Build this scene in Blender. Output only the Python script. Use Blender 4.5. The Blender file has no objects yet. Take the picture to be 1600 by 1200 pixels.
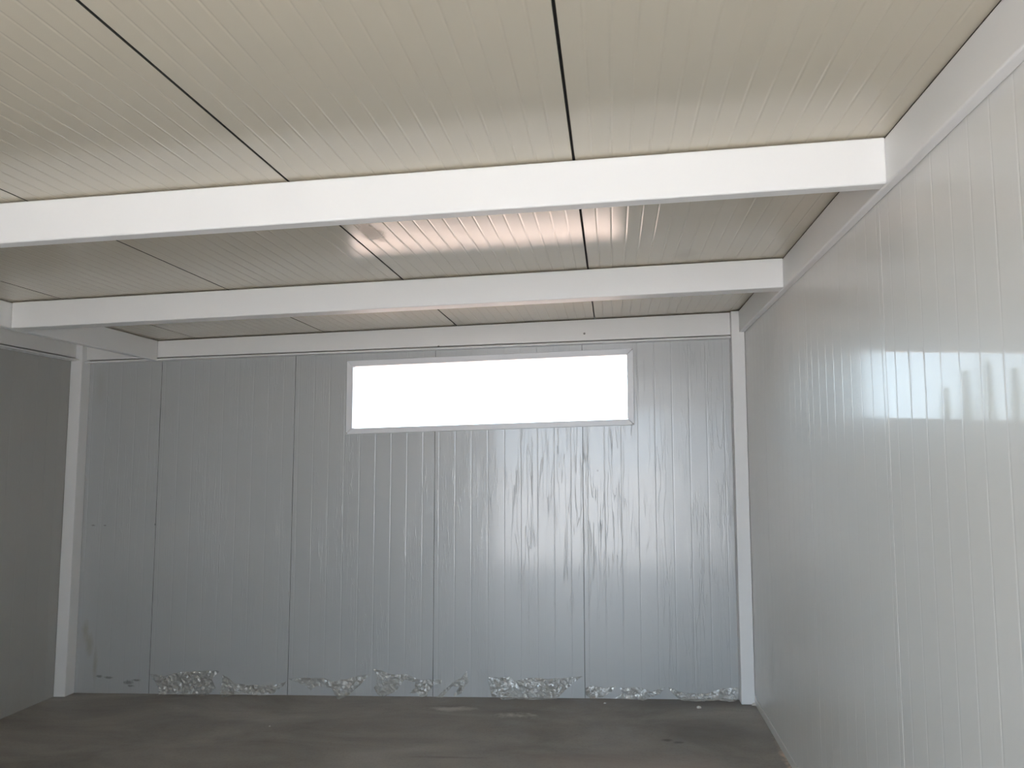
import bpy, bmesh, math, random
from mathutils import Vector, Matrix, noise, geometry
S = bpy.context.scene
COL = S.collection
random.seed(7)
PI = math.pi

# ---------------------------------------------------------------- camera, world, light, exposure
def make_camera():
    cd = bpy.data.cameras.new('camera'); co = bpy.data.objects.new('camera', cd); COL.objects.link(co)
    yaw, pitch, roll, f, zc = -0.1261, 0.0953, -0.0007, 1237.7, 1.5222
    cd.sensor_fit = 'HORIZONTAL'; cd.sensor_width = 36.0; cd.lens = f * 36.0 / 1600.0
    cd.clip_start = 0.02; cd.clip_end = 400
    fwd = Vector((math.sin(yaw) * math.cos(pitch), math.cos(yaw) * math.cos(pitch), math.sin(pitch)))
    right = Vector((math.cos(yaw), -math.sin(yaw), 0)); up = right.cross(fwd)
    c, s = math.cos(roll), math.sin(roll)
    r2 = c * right + s * up; u2 = -s * right + c * up
    m = Matrix((r2, u2, -fwd)).transposed().to_4x4(); m.translation = (0, 0, zc)
    co.matrix_world = m
    S.camera = co
make_camera()

SKY = 2.75
W = bpy.data.worlds.new('world'); S.world = W; W.use_nodes = True
nt = W.node_tree; nt.nodes.clear()
tc = nt.nodes.new('ShaderNodeTexCoord'); sep = nt.nodes.new('ShaderNodeSeparateXYZ')
rmp = nt.nodes.new('ShaderNodeValToRGB'); bg = nt.nodes.new('ShaderNodeBackground'); wo = nt.nodes.new('ShaderNodeOutputWorld')
nt.links.new(tc.outputs['Generated'], sep.inputs[0]); nt.links.new(sep.outputs['Z'], rmp.inputs[0])
nt.links.new(rmp.outputs[0], bg.inputs[0]); nt.links.new(bg.outputs[0], wo.inputs[0])
e = rmp.color_ramp.elements
e[0].position = 0.0; e[0].color = (0.72, 0.86, 1.0, 1)
e[1].position = 0.9; e[1].color = (0.42, 0.62, 1.0, 1)
k = rmp.color_ramp.elements.new(0.3); k.color = (0.66, 0.82, 1.0, 1)
bg.inputs[1].default_value = SKY

sl = bpy.data.lights.new('sun', 'SUN'); so = bpy.data.objects.new('sun', sl); COL.objects.link(so)
sl.energy = 10.5; sl.angle = math.radians(0.8); sl.color = (1.0, 0.96, 0.90)
so.rotation_euler = (math.radians(27), math.radians(-12), 0)    # high sun behind the open end

VS = S.view_settings
S.display_settings.display_device = 'sRGB'
VS.view_transform = 'Standard'; VS.look = 'None'; VS.gamma = 1.0; VS.use_curve_mapping = False
VS.exposure = 1.61
S.cycles.use_denoising = True
S.cycles.max_bounces = 14; S.cycles.diffuse_bounces = 10; S.cycles.glossy_bounces = 6
S.cycles.transparent_max_bounces = 12; S.cycles.transmission_bounces = 6
S.cycles.sample_clamp_indirect = 12.0
S.cycles.caustics_reflective = True

# ---------------------------------------------------------------- helpers
def tilt(x, z):          # the cabin stands on a slab that falls to the left
    return z + x * (0.0256 + 0.0008 * z)
def T(p):
    return Vector((p[0], p[1], tilt(p[0], p[2])))

def obj(name, bm, m, parent=None, smooth=False, raw=False):
    if not raw:
        for v in bm.verts: v.co = T(v.co)
    bmesh.ops.recalc_face_normals(bm, faces=bm.faces)
    me = bpy.data.meshes.new(name); bm.to_mesh(me); bm.free()
    for q in (m if isinstance(m, (list, tuple)) else [m]): me.materials.append(q)
    if smooth:
        for f in me.polygons: f.use_smooth = True
    o = bpy.data.objects.new(name, me); COL.objects.link(o)
    if parent: o.parent = parent
    return o
def tag(o, label, cat, group=None, kind=None):
    o['label'] = label; o['category'] = cat
    if group: o['group'] = group
    if kind: o['kind'] = kind
    return o
def empty(name, loc):
    o = bpy.data.objects.new(name, None); COL.objects.link(o)
    o['base'] = 1; del o['base']
    o.location = (0, 0, 0)
    return o
def struct(o, label=None):
    o['kind'] = 'structure'
    if label: o['label'] = label
    return o

def hexa(bm, c8, bev=0.0):
    """c8: 4 bottom corners (ccw) then 4 top corners"""
    vs = [bm.verts.new(c) for c in c8]
    fs = [bm.faces.new([vs[i] for i in q]) for q in ((3,2,1,0),(4,5,6,7),(0,1,5,4),(1,2,6,5),(2,3,7,6),(3,0,4,7))]
    if bev > 0:
        es = list({e for f in fs for e in f.edges})
        bmesh.ops.bevel(bm, geom=es, offset=bev, segments=3, affect='EDGES', profile=0.5)
def box(bm, x0, x1, y0, y1, z0, z1, bev=0.0):
    hexa(bm, [(x0,y0,z0),(x1,y0,z0),(x1,y1,z0),(x0,y1,z0),(x0,y0,z1),(x1,y0,z1),(x1,y1,z1),(x0,y1,z1)], bev)

# ---------------------------------------------------------------- materials
def mat(name):
    m = bpy.data.materials.new(name); m.use_nodes = True
    t = m.node_tree; b = t.nodes['Principled BSDF']
    return m, t, b
def N(t, kind, **kw):
    n = t.nodes.new(kind)
    for k_, v in kw.items():
        if k_ in n.inputs: n.inputs[k_].default_value = v
        else: setattr(n, k_, v)
    return n
def coords(t, scale=(1,1,1), loc=(0,0,0), rot=(0,0,0)):
    c = t.nodes.new('ShaderNodeTexCoord'); mp = t.nodes.new('ShaderNodeMapping')
    mp.inputs['Scale'].default_value = scale; mp.inputs['Location'].default_value = loc; mp.inputs['Rotation'].default_value = rot
    t.links.new(c.outputs['Object'], mp.inputs['Vector']); return mp.outputs[0]
def noise_(t, vec, scale, detail=3, rough=0.5, dist=0.0):
    n = t.nodes.new('ShaderNodeTexNoise'); t.links.new(vec, n.inputs['Vector'])
    n.inputs['Scale'].default_value = scale; n.inputs['Detail'].default_value = detail
    n.inputs['Roughness'].default_value = rough; n.inputs['Distortion'].default_value = dist
    return n.outputs['Fac']
def ramp(t, val, stops):
    r = t.nodes.new('ShaderNodeValToRGB'); t.links.new(val, r.inputs[0])
    el = r.color_ramp.elements
    el[0].position, el[0].color = stops[0][0], (*stops[0][1], 1) if isinstance(stops[0][1], tuple) else (stops[0][1],)*3 + (1,)
    el[1].position, el[1].color = stops[-1][0], (*stops[-1][1], 1) if isinstance(stops[-1][1], tuple) else (stops[-1][1],)*3 + (1,)
    for p_, c_ in stops[1:-1]:
        x = el.new(p_); x.color = (*c_, 1) if isinstance(c_, tuple) else (c_, c_, c_, 1)
    return r.outputs[0]
def math_(t, op, a, b=None, clamp=False):
    n = t.nodes.new('ShaderNodeMath'); n.operation = op; n.use_clamp = clamp
    for i, v in enumerate((a, b)):
        if v is None: continue
        if hasattr(v, 'type') or hasattr(v, 'is_output'): t.links.new(v, n.inputs[i])
        else: n.inputs[i].default_value = v
    return n.outputs[0]
def mixc(t, fac, a, b):
    n = t.nodes.new('ShaderNodeMix'); n.data_type = 'RGBA'
    if hasattr(fac, 'is_output'): t.links.new(fac, n.inputs[0])
    else: n.inputs[0].default_value = fac
    for i, v in ((6, a), (7, b)):
        if hasattr(v, 'is_output'): t.links.new(v, n.inputs[i])
        else: n.inputs[i].default_value = (*v, 1)
    return n.outputs[2]
def blob(t, cx, cy, cz, rx, ry, rz, soft=0.5, nz=0.0, nsc=10):
    """1 inside an ellipsoid (world metres), 0 outside, edge broken up by noise"""
    g = t.nodes.new('ShaderNodeTexCoord'); mp = t.nodes.new('ShaderNodeMapping')
    mp.inputs['Location'].default_value = (-cx/rx, -cy/ry, -cz/rz); mp.inputs['Scale'].default_value = (1/rx, 1/ry, 1/rz)
    t.links.new(g.outputs['Object'], mp.inputs['Vector'])
    l = t.nodes.new('ShaderNodeVectorMath'); l.operation = 'LENGTH'; t.links.new(mp.outputs[0], l.inputs[0])
    v = l.outputs['Value']
    if nz:
        nn = noise_(t, g.outputs['Object'], nsc, 4, 0.6)
        v = math_(t, 'ADD', v, math_(t, 'MULTIPLY', math_(t, 'SUBTRACT', nn, 0.5), nz))
    return math_(t, 'MULTIPLY', math_(t, 'SUBTRACT', 1.0, v), 1.0/soft, clamp=True)

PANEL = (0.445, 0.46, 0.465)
def panel_mat(name, color, rough, wrinkle=0.0, axis='x', film=None, emboss=0.0, stains=False, coat=0.0, ior=1.5):
    m, t, b = mat(name)
    b.inputs['Base Color'].default_value = (*color, 1)
    b.inputs['Roughness'].default_value = rough
    b.inputs['IOR'].default_value = ior
    if coat: b.inputs['Coat Weight'].default_value = coat; b.inputs['Coat Roughness'].default_value = rough; b.inputs['Roughness'].default_value = 0.38; b.inputs['Coat IOR'].default_value = 1.45
    last = None
    if wrinkle:
        # wrinkles of the protective film: long vertical creases, in patches
        sc = (42, 42, 2.2) if axis != 'z' else (46, 3, 46)
        a = noise_(t, coords(t, sc), 1.0, 2, 0.5, 0.35)
        crease = ramp(t, a, [(0.48, 0.0), (0.5, 1.0), (0.52, 0.0)])
        a2 = noise_(t, coords(t, (150, 150, 26)), 1.0, 2, 0.6, 0.8)
        patch = ramp(t, noise_(t, coords(t, (6.5, 6.5, 0.9), (3.1, 1.7, 0.4)), 1.0, 2, 0.5), [(0.46, 0.0), (0.56, 1.0)])
        patch2 = ramp(t, noise_(t, coords(t, (9.0, 9.0, 1.6), (8.1, 4.7, 2.4)), 1.0, 2, 0.5), [(0.56, 0.0), (0.64, 1.0)])
        h = math_(t, 'ADD', math_(t, 'MULTIPLY', crease, patch), math_(t, 'MULTIPLY', math_(t, 'MULTIPLY', a2, 0.7), patch2))
        bp = N(t, 'ShaderNodeBump', Strength=wrinkle, Distance=0.0009); t.links.new(h, bp.inputs['Height'])
        last = bp.outputs[0]
    # slow waviness of thin steel skin
    w = noise_(t, coords(t, (9, 9, 0.9) if axis != 'z' else (9, 0.9, 9)), 1.0, 2, 0.5)
    bw = N(t, 'ShaderNodeBump', Strength=0.25, Distance=0.0002 if not emboss else 0.0004); t.links.new(w, bw.inputs['Height'])
    if last: t.links.new(last, bw.inputs['Normal'])
    last = bw.outputs[0]
    if emboss:
        en = noise_(t, coords(t, (1, 1, 1)), 420.0, 2, 0.6)
        be = N(t, 'ShaderNodeBump', Strength=emboss, Distance=0.0004); t.links.new(en, be.inputs['Height']); t.links.new(last, be.inputs['Normal'])
        last = be.outputs[0]
    t.links.new(last, b.inputs['Normal']); t.links.new(last, b.inputs['Coat Normal'])
    colr = None
    if stains:
        # dried glue and dirt by the left post, small scuffs low on the wall
        base = mixc(t, math_(t, 'MULTIPLY', ramp(t, noise_(t, coords(t, (1.5, 1.5, 1.0)), 1.0, 3), [(0.35, 0.0), (0.7, 1.0)]), 0.35), color, tuple(c*0.94 for c in color))
        s1 = blob(t, -3.69, 5.28, 0.33, 0.030, 0.3, 0.10, 0.8, 0.8, 25)
        s2 = blob(t, -3.655, 5.28, 0.235, 0.035, 0.3, 0.10, 0.7, 0.8, 25)
        s3 = blob(t, -3.605, 5.28, 0.10, 0.022, 0.3, 0.13, 0.9, 0.7, 25)
        s4 = blob(t, -3.67, 5.28, 2.05, 0.05, 0.3, 0.16, 1.2, 0.9, 18)
        sm = math_(t, 'ADD', math_(t, 'ADD', s1, s2), math_(t, 'ADD', s3, math_(t, 'MULTIPLY', s4, 0.5)), clamp=True)
        base = mixc(t, math_(t, 'MULTIPLY', sm, 0.55), base, (0.30, 0.27, 0.20))
        d = None
        for (x, z, rx, rz) in ((-3.57, 0.022, 0.03, 0.012), (-3.50, 0.016, 0.045, 0.010), (-3.35, -0.012, 0.05, 0.016), (-3.29, 0.005, 0.04, 0.010), (-3.33, -0.034, 0.03, 0.009), (-3.67, 1.06, 0.02, 0.006), (-3.58, 1.06, 0.015, 0.005), (-3.20, 1.07, 0.008, 0.01), (-0.10, 1.45, 0.008, 0.008)):
            q = blob(t, x, 5.28, z, rx, 0.3, rz, 0.6, 1.3, 60)
            d = q if d is None else math_(t, 'ADD', d, q, clamp=True)
        base = mixc(t, math_(t, 'MULTIPLY', d, 0.75), base, (0.13, 0.13, 0.12))
        t.links.new(base, b.inputs['Base Color'])
    if axis == 'z':
        st = math_(t, 'ADD', blob(t, CS[0], CS[1], 2.4, 0.06, 0.16, 0.5, 0.5, 1.2, 14), math_(t, 'MULTIPLY', blob(t, CS[2], CS[3], 2.4, 0.06, 0.12, 0.5, 0.8, 1.2, 14), 0.6), clamp=True)
        t.links.new(mixc(t, math_(t, 'MULTIPLY', st, 0.45), color, (0.34, 0.27, 0.22)), b.inputs['Base Color'])
        t.links.new(math_(t, 'ADD', math_(t, 'MULTIPLY', st, 0.25), rough), b.inputs['Roughness'])
    if film is not None:
        # still filmed (duller) beyond y = film, bare glossy paint nearer
        c = t.nodes.new('ShaderNodeTexCoord'); s_ = t.nodes.new('ShaderNodeSeparateXYZ'); t.links.new(c.outputs['Object'], s_.inputs[0])
        g = math_(t, 'GREATER_THAN', s_.outputs['Y'], film)
        r_ = math_(t, 'ADD', math_(t, 'MULTIPLY', g, 0.09), rough)
        t.links.new(r_, b.inputs['Coat Roughness'])
    return m

CS = (-0.955, 3.02, 0.345, 3.69)     # damp marks on the ceiling
M = {}
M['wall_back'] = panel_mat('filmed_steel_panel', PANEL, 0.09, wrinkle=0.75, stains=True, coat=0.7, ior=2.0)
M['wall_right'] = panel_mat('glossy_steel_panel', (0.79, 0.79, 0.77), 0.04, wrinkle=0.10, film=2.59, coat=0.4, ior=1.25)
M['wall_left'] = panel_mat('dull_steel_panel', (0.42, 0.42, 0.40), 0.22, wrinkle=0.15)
M['ceiling'] = panel_mat('embossed_steel_panel', (0.60, 0.55, 0.45), 0.11, axis='z', emboss=0.35)
m, t, b = mat('white_beam_paint'); b.inputs['Base Color'].default_value = (0.84, 0.84, 0.84, 1); b.inputs['Roughness'].default_value = 0.5
bp = N(t, 'ShaderNodeBump', Strength=0.15, Distance=0.0005); t.links.new(noise_(t, coords(t), 60.0, 3), bp.inputs['Height']); t.links.new(bp.outputs[0], b.inputs['Normal'])
M['beam'] = m
m, t, b = mat('dark_joint'); b.inputs['Base Color'].default_value = (0.07, 0.068, 0.06, 1); b.inputs['Roughness'].default_value = 0.8
M['joint'] = m
m, t, b = mat('window_frame_pvc'); b.inputs['Base Color'].default_value = (0.80, 0.81, 0.84, 1); b.inputs['Roughness'].default_value = 0.3
M['pvc'] = m
m, t, b = mat('rivet_steel'); b.inputs['Base Color'].default_value = (0.30, 0.29, 0.28, 1); b.inputs['Roughness'].default_value = 0.5
M['rivet'] = m
# window glass
m = bpy.data.materials.new('glass'); m.use_nodes = True; t = m.node_tree; t.nodes.clear()
o_ = t.nodes.new('ShaderNodeOutputMaterial'); mx = t.nodes.new('ShaderNodeMixShader'); tr = t.nodes.new('ShaderNodeBsdfTransparent'); gl = t.nodes.new('ShaderNodeBsdfGlossy'); fr = t.nodes.new('ShaderNodeFresnel')
fr.inputs['IOR'].default_value = 1.45; gl.inputs['Roughness'].default_value = 0.0; tr.inputs[0].default_value = (0.95, 0.97, 0.96, 1)
t.links.new(fr.outputs[0], mx.inputs[0]); t.links.new(tr.outputs[0], mx.inputs[1]); t.links.new(gl.outputs[0], mx.inputs[2]); t.links.new(mx.outputs[0], o_.inputs[0])
M['glass'] = m
# clear plastic film, dirty
m = bpy.data.materials.new('torn_clear_film'); m.use_nodes = True; t = m.node_tree; t.nodes.clear()
o_ = t.nodes.new('ShaderNodeOutputMaterial'); mx = t.nodes.new('ShaderNodeMixShader'); mx2 = t.nodes.new('ShaderNodeMixShader')
tr = t.nodes.new('ShaderNodeBsdfTransparent'); gl = t.nodes.new('ShaderNodeBsdfGlossy'); df = t.nodes.new('ShaderNodeBsdfDiffuse'); lw = t.nodes.new('ShaderNodeLayerWeight')
tr.inputs[0].default_value = (0.95, 0.945, 0.93, 1); gl.inputs['Roughness'].default_value = 0.12; gl.inputs[0].default_value = (0.95, 0.95, 0.93, 1)
lw.inputs['Blend'].default_value = 0.35
dn = noise_(t, coords(t, (1, 1, 1)), 14.0, 4, 0.6)
t.links.new(mixc(t, ramp(t, dn, [(0.4, 0.0), (0.65, 1.0)]), (0.72, 0.71, 0.68), (0.42, 0.38, 0.32)), df.inputs[0])
t.links.new(ramp(t, dn, [(0.40, 0.06), (0.68, 0.42)]), mx.inputs[0])
t.links.new(tr.outputs[0], mx.inputs[1]); t.links.new(df.outputs[0], mx.inputs[2])
t.links.new(math_(t, 'ADD', math_(t, 'MULTIPLY', lw.outputs['Facing'], 0.6), 0.2), mx2.inputs[0]); t.links.new(mx.outputs[0], mx2.inputs[1]); t.links.new(gl.outputs[0], mx2.inputs[2])
bp = N(t, 'ShaderNodeBump', Strength=0.7, Distance=0.004); t.links.new(noise_(t, coords(t, (1, 1, 1)), 75.0, 3, 0.6, 1.0), bp.inputs['Height'])
t.links.new(bp.outputs[0], gl.inputs['Normal']); t.links.new(mx2.outputs[0], o_.inputs[0])
M['film'] = m
# concrete floor
m, t, b = mat('dusty_concrete')
v = coords(t)
n1 = noise_(t, coords(t, (0.9, 1.8, 1)), 1.3, 5, 0.6, 0.6)
n2 = noise_(t, coords(t, (1, 2.2, 1)), 5.0, 6, 0.65)
n3 = noise_(t, v, 90.0, 3, 0.6)
base = mixc(t, ramp(t, n1, [(0.33, 0.0), (0.66, 1.0)]), (0.20, 0.185, 0.165), (0.40, 0.375, 0.345))
base = mixc(t, math_(t, 'MULTIPLY', ramp(t, n2, [(0.35, 0.0), (0.7, 1.0)]), 0.5), base, (0.42, 0.39, 0.35))
base = mixc(t, math_(t, 'MULTIPLY', ramp(t, n3, [(0.3, 1.0), (0.5, 0.0)]), 0.18), base, (0.08, 0.075, 0.07))
damp = blob(t, 0.50, 4.66, 0, 0.50, 0.22, 1, 0.7, 1.0, 3)
base = mixc(t, math_(t, 'MULTIPLY', damp, 0.5), base, (0.15, 0.14, 0.13))
damp2 = blob(t, 0.2, 5.25, 0, 1.5, 0.22, 1, 0.7, 0.8, 4)
base = mixc(t, math_(t, 'MULTIPLY', damp2, 0.45), base, (0.17, 0.16, 0.155))
redd = blob(t, 0.0, 4.15, 0, 0.75, 0.22, 1, 0.8, 1.0, 3)
base = mixc(t, math_(t, 'MULTIPLY', redd, 0.5), base, (0.44, 0.365, 0.32))
pw = math_(t, 'ADD', blob(t, -1.02, 5.03, 0, 0.17, 0.05, 1, 0.9, 2.6, 12), blob(t, -0.60, 4.92, 0, 0.14, 0.05, 1, 1.0, 3.2, 22), clamp=True)
base = mixc(t, math_(t, 'MULTIPLY', pw, 0.75), base, (0.66, 0.63, 0.58))
ef = math_(t, 'MULTIPLY', blob(t, 0.855, 4.25, 0, 0.035, 0.42, 1, 0.7, 1.2, 16), ramp(t, noise_(t, v, 30.0, 3), [(0.4, 0.2), (0.62, 1.0)]))
base = mixc(t, ef, base, (0.72, 0.58, 0.47))
sk = blob(t, -0.9, 4.22, 0, 0.28, 0.02, 1, 0.9, 1.0, 6)
base = mixc(t, math_(t, 'MULTIPLY', sk, 0.4), base, (0.10, 0.09, 0.085))
for (x, y, r) in ((0.27, 4.53, 0.025), (0.33, 4.50, 0.02)):
    base = mixc(t, math_(t, 'MULTIPLY', blob(t, x, y, 0, r*1.6, r, 1, 0.6, 1.0, 30), 0.6), base, (0.06, 0.05, 0.05))
t.links.new(base, b.inputs['Base Color'])
t.links.new(ramp(t, n2, [(0.3, 0.42), (0.7, 0.75)]), b.inputs['Roughness'])
bp = N(t, 'ShaderNodeBump', Strength=0.35, Distance=0.003); t.links.new(math_(t, 'ADD', n2, math_(t, 'MULTIPLY', n3, 0.15)), bp.inputs['Height']); t.links.new(bp.outputs[0], b.inputs['Normal'])
M['floor'] = m
m, t, b = mat('crumb_plaster'); b.inputs['Base Color'].default_value = (0.72, 0.70, 0.66, 1); b.inputs['Roughness'].default_value = 0.9
M['crumb'] = m
m, t, b = mat('dry_earth')
base = mixc(t, noise_(t, coords(t), 0.35, 5, 0.6), (0.46, 0.28, 0.20), (0.56, 0.38, 0.29)); t.links.new(base, b.inputs['Base Color']); b.inputs['Roughness'].default_value = 0.95
M['earth'] = m
m, t, b = mat('gravel_yard')
base = mixc(t, noise_(t, coords(t), 1.5, 5, 0.6), (0.54, 0.485, 0.425), (0.64, 0.585, 0.525)); t.links.new(base, b.inputs['Base Color']); b.inputs['Roughness'].default_value = 0.95
M['yard'] = m
m, t, b = mat('foliage')
base = mixc(t, noise_(t, coords(t), 3.0, 3), (0.09, 0.12, 0.06), (0.15, 0.19, 0.10)); t.links.new(base, b.inputs['Base Color']); b.inputs['Roughness'].default_value = 0.8
M['leaf'] = m
m, t, b = mat('bark'); b.inputs['Base Color'].default_value = (0.16, 0.12, 0.09, 1); b.inputs['Roughness'].default_value = 0.9
M['bark'] = m

# ---------------------------------------------------------------- panel sheets (ribbed steel sandwich panels)
def rib_profile(u0, u1, joint0, pitch, ribs, rib_w=0.012, rib_d=0.0006, joint_w=0.007, joint_d=0.014):
    """[(u, depth, material)] across the sheet: joints every pitch, shallow rolled ribs between"""
    ev = []
    k0 = int(math.floor((u0 - joint0) / pitch)) - 1
    k1 = int(math.ceil((u1 - joint0) / pitch)) + 1
    for k_ in range(k0, k1):
        j = joint0 + k_ * pitch
        ev.append((j, 'j'))
        for r in ribs: ev.append((j + r, 'r'))
    ev = sorted(x for x in ev if u0 + 0.012 < x[0] < u1 - 0.012)
    out = [(u0, 0.0)]
    for u, ty in ev:
        if ty == 'j':
            h = joint_w / 2
            out += [(u - h - 0.001, 0.0), (u - h, 0.0010), (u - h + 0.0003, joint_d), (u + h - 0.0003, joint_d), (u + h, 0.0010), (u + h + 0.001, 0.0)]
        else:
            for q in range(9):
                out.append((u + (q / 8 - 0.5) * rib_w, (0.5 - 0.5 * math.cos(q / 8 * 2 * PI)) * rib_d))
    out.append((u1, 0.0))
    return out

def sheet(name, prof, rows, P, nrm, m, thick=0.05, hole=None):
    """P(u, v) -> point on the visible skin; nrm = direction into the wall"""
    us = prof
    if hole:
        hu0, hu1, hv0, hv1 = hole
        extra = [h for h in (hu0, hu1)]
        us = [x for x in us if all(abs(x[0] - h) > 0.004 for h in extra)] + [(h, 0.0) for h in extra]
        us.sort()
        rows = sorted(set(rows) | {hv0, hv1})
    bm = bmesh.new(); nrm = Vector(nrm)
    F = [[bm.verts.new(Vector(P(u, v)) + nrm * d) for v in rows] for u, d in us]
    B = [[bm.verts.new(Vector(P(u, v)) + nrm * thick) for v in rows] for u, d in us]
    nu, nv = len(us), len(rows)
    def solid(i, j):
        if i < 0 or j < 0 or i >= nu - 1 or j >= nv - 1: return False
        if hole:
            cu = (us[i][0] + us[i+1][0]) / 2; cv = (rows[j] + rows[j+1]) / 2
            if hu0 < cu < hu1 and hv0 < cv < hv1: return False
        return True
    for i in range(nu - 1):
        for j in range(nv - 1):
            if not solid(i, j): continue
            fc = bm.faces.new((F[i][j], F[i+1][j], F[i+1][j+1], F[i][j+1]))
            if max(us[i][1], us[i+1][1]) > 0.003: fc.material_index = 1
            bm.faces.new((B[i][j], B[i][j+1], B[i+1][j+1], B[i+1][j]))
            if not solid(i-1, j): bm.faces.new((F[i][j], F[i][j+1], B[i][j+1], B[i][j]))
            if not solid(i+1, j): bm.faces.new((F[i+1][j], B[i+1][j], B[i+1][j+1], F[i+1][j+1]))
            if not solid(i, j-1): bm.faces.new((F[i][j], B[i][j], B[i+1][j], F[i+1][j]))
            if not solid(i, j+1): bm.faces.new((F[i][j+1], F[i+1][j+1], B[i+1][j+1], B[i][j+1]))
    return obj(name, bm, [m, M['joint']])

# main dimensions (metres; z before the slab's fall is added)
XL, XR = -3.84, 0.852          # inner faces of the side walls
YB, YF = 5.28, -2.00           # inner faces of the back wall and of the front
HB, HC = 2.313, 2.455          # underside of the beams, ceiling
wall_ribs = [0.031 + 0.111 * k_ for k_ in range(9)]

# floor slab
bm = bmesh.new(); box(bm, XL - 0.09, XR + 0.09, YF - 0.06, YB + 0.08, -0.12, 0.0)
struct(obj('floor', bm, M['floor']))

# back wall with window opening
WX0, WX1, WZ0, WZ1 = -1.776, 0.100, 1.785, 2.2125
prof = rib_profile(XL - 0.05, XR + 0.05, -0.197, 1.0, wall_ribs, joint_w=0.0025, joint_d=0.006)
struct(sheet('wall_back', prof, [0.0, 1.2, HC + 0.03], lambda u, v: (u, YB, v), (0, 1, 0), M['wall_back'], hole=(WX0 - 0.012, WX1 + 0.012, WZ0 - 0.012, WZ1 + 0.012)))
# right wall
prof = rib_profile(YF, YB, 2.59, 1.0, wall_ribs, joint_w=0.0018, joint_d=0.004)
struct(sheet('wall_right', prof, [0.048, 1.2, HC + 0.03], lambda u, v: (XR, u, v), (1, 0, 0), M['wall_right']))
# left wall
prof = rib_profile(YF, YB, 3.28, 1.0, wall_ribs, joint_w=0.0018, joint_d=0.004)
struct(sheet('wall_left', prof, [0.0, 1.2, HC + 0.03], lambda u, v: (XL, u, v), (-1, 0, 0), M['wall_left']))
# front wall, behind the camera, with the open doorway at its right end
DX0, DX1, DZ = -1.85, 0.80, 2.29
bm = bmesh.new()
box(bm, XL - 0.05, DX0, YF - 0.06, YF, 0.0, HC)
box(bm, DX0, XR + 0.05, YF - 0.06, YF, DZ, HC); box(bm, DX1, XR + 0.05, YF - 0.06, YF, 0.0, DZ)
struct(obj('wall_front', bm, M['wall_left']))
# base channel under the right wall
bm = bmesh.new(); box(bm, XR - 0.004, XR + 0.05, YF, 5.185, 0.0, 0.046, 0.0015)
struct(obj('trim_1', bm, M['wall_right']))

# ceiling
prof = rib_profile(XL - 0.05, XR + 0.05, -0.110, 0.936, [0.0585 * k_ for k_ in range(1, 16)], rib_w=0.012, rib_d=0.0010, joint_w=0.008, joint_d=0.018)
struct(sheet('ceiling', prof, [YF - 0.06, 2.0, YB + 0.05], lambda u, v: (u, v, HC + 0.006), (0, 0, 1), M['ceiling'], thick=0.06))

# ---------------------------------------------------------------- steel frame
def beam(name, x0, x1, y0, y1, z0, z1, label, bev=0.006, zl=None, zr=None, cat='beam', group=None):
    bm = bmesh.new()
    a = z0 if zl is None else zl; c = z0 if zr is None else zr
    hexa(bm, [(x0,y0,a),(x1,y0,c),(x1,y1,c),(x0,y1,a),(x0,y0,z1),(x1,y0,z1),(x1,y1,z1),(x0,y1,z1)], bev)
    return tag(obj(name, bm, M['beam']), label, cat, group)
XB = 0.815
beam('ceiling_beam', -3.195, XB, 2.396, 2.4535, HB, HC, 'large white steel beam crossing under the ceiling, nearest the camera')
beam('ceiling_beam', -3.195, XB, 3.828, 3.926, HB, HC, 'white steel beam crossing under the ceiling, second from the camera, just before the window wall')
beam('side_beam', XB, XR - 0.0015, YF, 5.18, HB, HC, 'long white steel beam running along the top of the right wall')
beam('side_beam', -3.245, -3.20, YF, 5.222, HB, HC, 'white steel beam running towards the back at left, set in from the left wall')

# channel beams along the back and left walls (web and a thin bottom lip)
def channel_back():
    root = empty('channel_beam', (-1.4, 5.25, 2.3))
    tag(root, 'white steel channel with a thin bottom lip above the window on the back wall', 'beam')
    zl, zr = 2.322, 2.290
    bm = bmesh.new(); x0, x1 = -3.795, 0.77
    hexa(bm, [(x0,5.232,zl+.019),(x1,5.232,zr+.019),(x1,5.279,zr+.019),(x0,5.279,zl+.019),(x0,5.232,HC),(x1,5.232,HC),(x1,5.279,HC),(x0,5.279,HC)], 0.002)
    obj('web', bm, M['beam'], root)
    bm = bmesh.new()
    hexa(bm, [(x0,5.268,zl+.004),(x1,5.268,zr+.004),(x1,5.279,zr+.004),(x0,5.279,zl+.004),(x0,5.268,zl+.021),(x1,5.268,zr+.021),(x1,5.279,zr+.021),(x0,5.279,zl+.021)])
    obj('backing_strip', bm, M['rivet'], root)
    bm = bmesh.new()
    hexa(bm, [(x0,5.206,zl-.004),(x1,5.206,zr-.004),(x1,5.279,zr-.003),(x0,5.279,zl-.003),(x0,5.206,zl+.006),(x1,5.206,zr+.006),(x1,5.279,zr+.005),(x0,5.279,zl+.005)], 0.0015)
    obj('bottom_lip', bm, M['beam'], root)
    for x, z in ((-1.167, 2.322), (-0.178, 2.362)):
        bm = bmesh.new(); bmesh.ops.create_uvsphere(bm, u_segments=12, v_segments=8, radius=0.007)
        for v in bm.verts: v.co = Vector((x + v.co.x, 5.232 + v.co.y * 0.35, z + v.co.z))
        obj('rivet', bm, M['rivet'], root, smooth=True)
    return root
channel_back()
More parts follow.
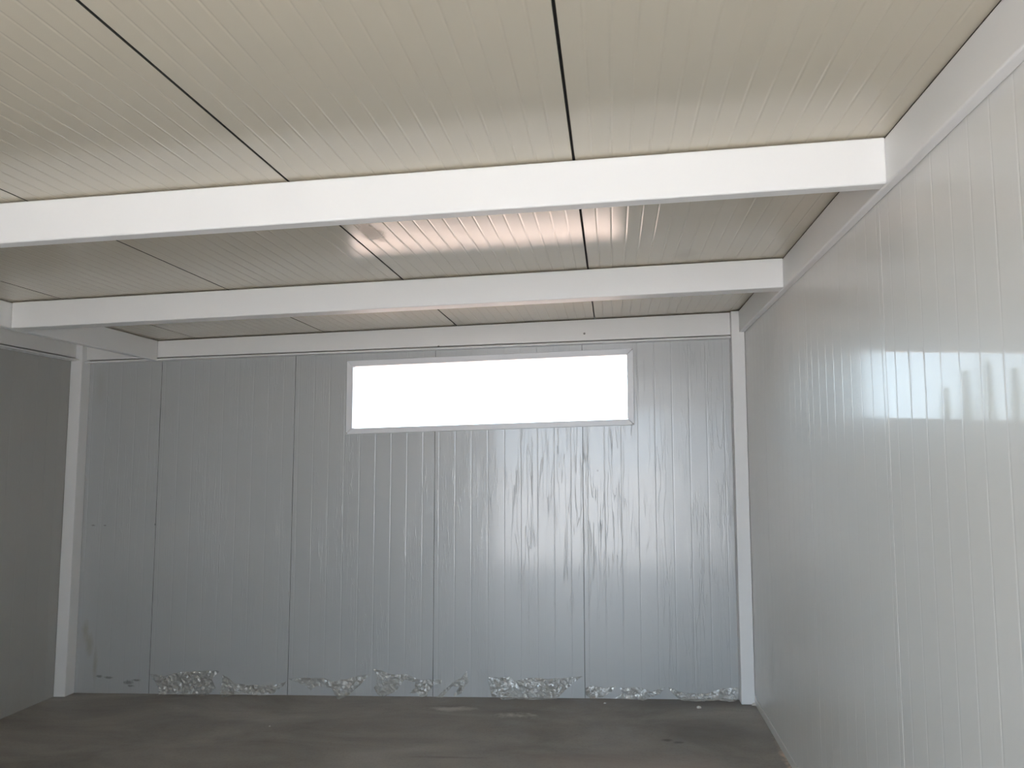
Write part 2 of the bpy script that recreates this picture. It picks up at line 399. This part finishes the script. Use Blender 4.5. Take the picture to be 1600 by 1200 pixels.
def channel_left():
    root = empty('channel_beam', (-3.8, 2, 2.3))
    tag(root, 'white steel channel with a thin bottom lip along the top of the left wall', 'beam')
    z0 = 2.336
    bm = bmesh.new(); box(bm, XL + 0.001, -3.797, YF, 5.231, z0 + .018, HC, 0.002); obj('web', bm, M['beam'], root)
    bm = bmesh.new(); box(bm, XL + 0.001, XL + 0.008, YF, 5.231, z0 + .004, z0 + .020); obj('backing_strip', bm, M['rivet'], root)
    bm = bmesh.new(); box(bm, XL + 0.001, -3.772, YF, 5.205, z0 - .005, z0 + .005, 0.0015); obj('bottom_lip', bm, M['beam'], root)
    return root
channel_left()
# corner posts
beam('corner_post', XL + 0.002, -3.75, 5.182, 5.279, 0.0, HC, 'square white steel post in the back left corner of the room', 0.005, cat='post')
beam('corner_post', 0.766, XR - 0.002, 5.182, 5.279, 0.0, HC, 'square white steel post in the back right corner of the room', 0.005, cat='post')

# ---------------------------------------------------------------- window in the back wall
def window():
    root = empty('window_1', (0, 0, 0)); struct(root)
    fx0, fx1, fz0, fz1 = -1.820, 0.143, 1.7455, 2.2535
    # four mitred frame members
    y0, y1 = 5.262, 5.335
    g = 0.0012
    def member(c_in, c_out):
        (a, b_), (c, d) = c_in, c_out     # inner edge a->b_, outer edge c->d (x,z)
        bm = bmesh.new()
        hexa(bm, [(c[0],y0,c[1]),(d[0],y0,d[1]),(d[0],y1,d[1]),(c[0],y1,c[1]),(a[0],y0,a[1]),(b_[0],y0,b_[1]),(b_[0],y1,b_[1]),(a[0],y1,a[1])], 0.003)
        obj('window_frame', bm, M['pvc'], root)
    I = [(WX0,WZ0),(WX1,WZ0),(WX1,WZ1),(WX0,WZ1)]; O = [(fx0,fz0),(fx1,fz0),(fx1,fz1),(fx0,fz1)]
    for i in range(4):
        j = (i + 1) % 4
        dx = Vector((I[j][0]-I[i][0], I[j][1]-I[i][1])).normalized() * g
        s = lambda p, k_: (p[0] + dx.x * k_, p[1] + dx.y * k_)
        member((s(I[i],1), s(I[j],-1)), (s(O[i],1), s(O[j],-1)))
    # screw caps at two mitres
    bm = bmesh.new()
    for p_ in (O[0], O[1], O[2]):
        r = bmesh.ops.create_cone(bm, cap_ends=True, segments=10, radius1=0.004, radius2=0.004, depth=0.004)
        for v in r['verts']: v.co = Vector((p_[0] + (0.008 if p_[0] < -1 else -0.008) + v.co.x, y0 + v.co.z, p_[1] + (0.008 if p_[1] < 2 else -0.008) + v.co.y))
    obj('screw', bm, M['rivet'], root)
    bm = bmesh.new(); box(bm, WX0 - 0.004, WX1 + 0.004, 5.300, 5.306, WZ0 - 0.004, WZ1 + 0.004)
    obj('pane', bm, M['glass'], root)
window()

# ---------------------------------------------------------------- torn protective film hanging at the foot of the back wall
FILMS = {
    'A': ([(-3.192, 0.138), (-3.074, 0.123), (-2.97, 0.15), (-2.831, 0.156), (-2.704, 0.16), (-2.68, 0.154), (-2.73, 0.109), (-2.699, 0.046), (-2.755, 0.0), (-2.94, 0.002), (-3.022, 0.003), (-3.103, -0.008), (-3.13, 0.064)],
          'wide dull torn film flap hanging at the wall foot, leftmost of the strips'),
    'B': ([(-2.657, 0.136), (-2.563, 0.079), (-2.482, 0.067), (-2.278, 0.069), (-2.215, 0.087), (-2.20, 0.098), (-2.225, 0.06), (-2.29, 0.014), (-2.378, -0.001), (-2.481, 0.017), (-2.549, 0.019), (-2.617, -0.02), (-2.669, 0.015), (-2.66, 0.078)],
          'long sagging clear film strip with a bright glint, second from the left'),
    'C': ([(-2.189, 0.113), (-2.066, 0.116), (-1.932, 0.115), (-1.876, 0.095), (-1.788, 0.111), (-1.7, 0.132), (-1.618, 0.146), (-1.699, 0.065), (-1.764, 0.008), (-1.807, -0.026), (-1.852, 0.002), (-1.886, 0.053), (-1.987, 0.068), (-2.028, 0.037), (-2.065, 0.067), (-2.132, 0.088)],
          'winged piece of crinkled clear film drooping to one point on the floor'),
    'D': ([(-1.602, 0.174), (-1.547, 0.17), (-1.481, 0.144), (-1.373, 0.145), (-1.296, 0.115), (-1.135, 0.111), (-1.137, 0.088), (-1.188, 0.08), (-1.22, 0.039), (-1.231, 0.008), (-1.274, 0.001), (-1.296, 0.028), (-1.349, 0.027), (-1.312, 0.058), (-1.312, 0.094), (-1.383, 0.109), (-1.436, 0.042), (-1.517, 0.003), (-1.556, 0.01), (-1.595, 0.056), (-1.578, 0.077), (-1.574, 0.133)],
          'tallest torn film piece with a peaked left corner and a second drooping lobe'),
    'E': ([(-1.166, 0.004), (-1.103, 0.06), (-1.06, 0.096), (-1.007, 0.122), (-0.97, 0.168), (-0.952, 0.1), (-0.983, 0.069), (-0.987, 0.036), (-1.06, 0.003), (-1.015, 0.071), (-1.06, 0.071), (-1.105, 0.03), (-1.124, 0.004)],
          'narrow forked shred of film slanting up to a point below the window'),
    'F': ([(-0.832, 0.133), (-0.753, 0.128), (-0.687, 0.134), (-0.645, 0.106), (-0.561, 0.129), (-0.453, 0.122), (-0.334, 0.128), (-0.21, 0.14), (-0.275, 0.097), (-0.346, 0.031), (-0.382, -0.001), (-0.525, -0.009), (-0.657, -0.002), (-0.717, -0.016), (-0.753, 0.006), (-0.759, 0.064), (-0.771, 0.006), (-0.802, 0.006)],
          'broad shiny crumpled film sheet ending in a pointed tip at a panel joint'),
    'G': ([(-0.193, 0.067), (-0.145, 0.083), (-0.075, 0.068), (0.001, 0.08), (-0.029, 0.042), (-0.088, 0.011), (-0.158, 0.003), (-0.191, 0.023)],
          'small crumpled film scrap just right of the panel joint'),
    'H': ([(0.024, 0.069), (0.158, 0.074), (0.227, 0.048), (0.313, 0.076), (0.284, 0.039), (0.226, 0.018), (0.18, -0.005), (0.087, 0.001), (-0.006, 0.008), (0.041, 0.037)],
          'low shiny film scrap, middle of the three low ones right of the joint'),
    'I': ([(0.331, 0.076), (0.422, 0.043), (0.501, 0.041), (0.569, 0.04), (0.661, 0.071), (0.764, 0.077), (0.765, 0.01), (0.715, -0.01), (0.636, 0.0), (0.568, -0.008), (0.455, -0.01), (0.392, 0.006), (0.353, 0.04)],
          'rumpled roll of torn film against the foot of the right corner post'),
}
def inside(p, poly):
    c = False; n = len(poly)
    for i in range(n):
        (x1, y1), (x2, y2) = poly[i], poly[(i + 1) % n]
        if (y1 > p[1]) != (y2 > p[1]) and p[0] < (x2 - x1) * (p[1] - y1) / (y2 - y1) + x1: c = not c
    return c
def film(key, poly, label):
    rnd = random.Random(ord(key))
    # fine outline with slightly torn edge
    out = []
    n = len(poly)
    for i in range(n):
        a, b_ = Vector(poly[i]), Vector(poly[(i + 1) % n]); L = (b_ - a).length; k_ = max(1, int(L / 0.012))
        for j in range(k_):
            q = a.lerp(b_, j / k_)
            if j: q = q + Vector((rnd.uniform(-1, 1), rnd.uniform(-1, 1))) * 0.0022
            out.append(q)
    pts = list(out); nb = len(out)
    x0 = min(q.x for q in out); x1 = max(q.x for q in out); z0 = min(q.y for q in out); z1 = max(q.y for q in out)
    for _ in range(int((x1 - x0) * (z1 - z0) / 0.00006)):
        q = Vector((rnd.uniform(x0, x1), rnd.uniform(z0, z1)))
        if inside(q, out) and min((q - w_).length for w_ in out) > 0.004: pts.append(q)
    vs, es, fs, *_r = geometry.delaunay_2d_cdt(pts, [(i, (i + 1) % nb) for i in range(nb)], [list(range(nb))], 1, 1e-5)
    bm = bmesh.new(); bv = []
    zt = z1
    for q in vs:
        x, z = q.x, q.y
        h = max(0.0, min(1.0, (zt - z) / 0.16))
        rd = 1 - abs(noise.noise(Vector((x * 26 + z * 18, z * 30 - x * 9, ord(key)))) * 2)
        rd2 = noise.noise(Vector((x * 70, z * 60, ord(key) + 5)))
        off = 0.003 + 0.008 * h + 0.012 * max(rd, 0) * (0.35 + h) + 0.005 * rd2 + rnd.uniform(0, 0.0025)
        if z < 0.006:
            off += (0.006 - z) * 2.2 + 0.004; z = 0.004 + 0.003 * abs(rd2)
        bv.append(bm.verts.new((x, YB - 0.002 - max(off, 0.002), z)))
    for f in fs:
        try: bm.faces.new([bv[i] for i in f])
        except ValueError: pass
    o = obj('torn_film', bm, M['film'])
    tag(o, label, 'plastic film', 'torn protective film along the foot of the back wall')
for k_, (pl, lb) in FILMS.items(): film(k_, pl, lb)

# ---------------------------------------------------------------- crumbs on the floor
def crumb(x, y, r, label, seed):
    bm = bmesh.new(); bmesh.ops.create_icosphere(bm, subdivisions=2, radius=r)
    for v in bm.verts:
        v.co *= 1 + 0.45 * noise.noise(v.co * (1.5 / r) + Vector((seed, 0, 0)))
        v.co = Vector((x + v.co.x * 1.3, y + v.co.y, max(0.0, v.co.z * 0.7 + r * 0.5)))
    tag(obj('crumb', bm, M['crumb']), label, 'debris', 'pale crumbs on the floor')
crumb(0.50, 5.10, 0.011, 'white crumb on the concrete in front of the right post, clear of the film', 1)
crumb(0.842, 5.165, 0.013, 'white crumb lying at the foot of the right corner post', 2)
crumb(-2.04, 4.65, 0.005, 'tiny pale speck alone on the dark floor left of the middle', 3)
crumb(-0.07, 5.17, 0.006, 'tiny pale speck on the floor below the small film scrap', 4)

# ---------------------------------------------------------------- outside
bm = bmesh.new()
R_ = 150
vs = [bm.verts.new((x, y, -0.25)) for x, y in ((-R_, 2.0), (R_, 2.0), (R_, R_), (-R_, R_))]; bm.faces.new(vs)
g_ = obj('ground', bm, M['earth'], raw=True); struct(g_)
bm = bmesh.new(); vs = [bm.verts.new((x, y, -0.25)) for x, y in ((-R_, -R_), (R_, -R_), (R_, 2.0), (-R_, 2.0))]; bm.faces.new(vs)
struct(obj('yard', bm, M['yard'], raw=True))
# unseen wall added behind-right of the doorway to keep sky light off the left side
bm = bmesh.new(); box(bm, 2.3, 26.0, -9.6, -9.0, -0.25, 6.5)
struct(obj('wall_sky_block', bm, M['bark'], raw=True))

def tree(x, y, h, w, label, seed, conical=True):
    rnd = random.Random(seed)
    root = empty('tree', (x, y, 0)); tag(root, label, 'tree', 'trees beyond the window')
    bm = bmesh.new(); r = bmesh.ops.create_cone(bm, cap_ends=True, segments=10, radius1=0.14, radius2=0.04, depth=h * 0.9)
    for v in r['verts']: v.co += Vector((x, y, -0.25 + h * 0.45))
    obj('trunk', bm, M['bark'], root, raw=True)
    bm = bmesh.new()
    for i in range(2600):
        q = rnd.random(); z = 0.10 * h + q * 0.9 * h
        rr = w * ((1 - q) ** 0.8 if conical else math.sqrt(max(0, 1 - (2 * q - 1) ** 2))) * math.sqrt(rnd.random()) * (0.8 + 0.3 * math.sin(q * 40 + seed))
        a = rnd.uniform(0, 2 * PI); c = Vector((x + rr * math.cos(a), y + rr * math.sin(a), z - 0.25))
        d1 = Vector((rnd.uniform(-1, 1), rnd.uniform(-1, 1), rnd.uniform(-1, 1))).normalized(); d2 = d1.orthogonal().normalized()
        s = rnd.uniform(0.10, 0.22)
        bm.faces.new([bm.verts.new(c + d1 * s), bm.verts.new(c + d2 * s * 0.6), bm.verts.new(c - d1 * s * 0.8), bm.verts.new(c - d2 * s * 0.6)])
    obj('foliage', bm, M['leaf'], root, raw=True)
TL = ['lowest cypress mirrored on the right wall, leftmost in the window reflection',
      'second cypress from the left mirrored on the glossy right wall',
      'third cypress from the left mirrored on the right wall, tallest of them',
      'fourth cypress from the left mirrored on the glossy right wall',
      'fifth cypress mirrored on the right wall, at the edge of the picture']
for i, (x, h, w) in enumerate(((-12.5, 4.75, 0.36), (-13.35, 5.5, 0.40), (-14.25, 5.9, 0.42), (-15.35, 5.55, 0.45), (-16.45, 5.8, 0.45))):
    tree(x, 36, h, w, TL[i], 20 + i)
tree(-1.55, 36, 3.25, 0.5, 'pale treetop peeking over the window sill, left of the pair at lower right', 41)
tree(0.35, 36, 3.2, 0.6, 'pale treetop at the lower right corner of the window pane', 42, False)
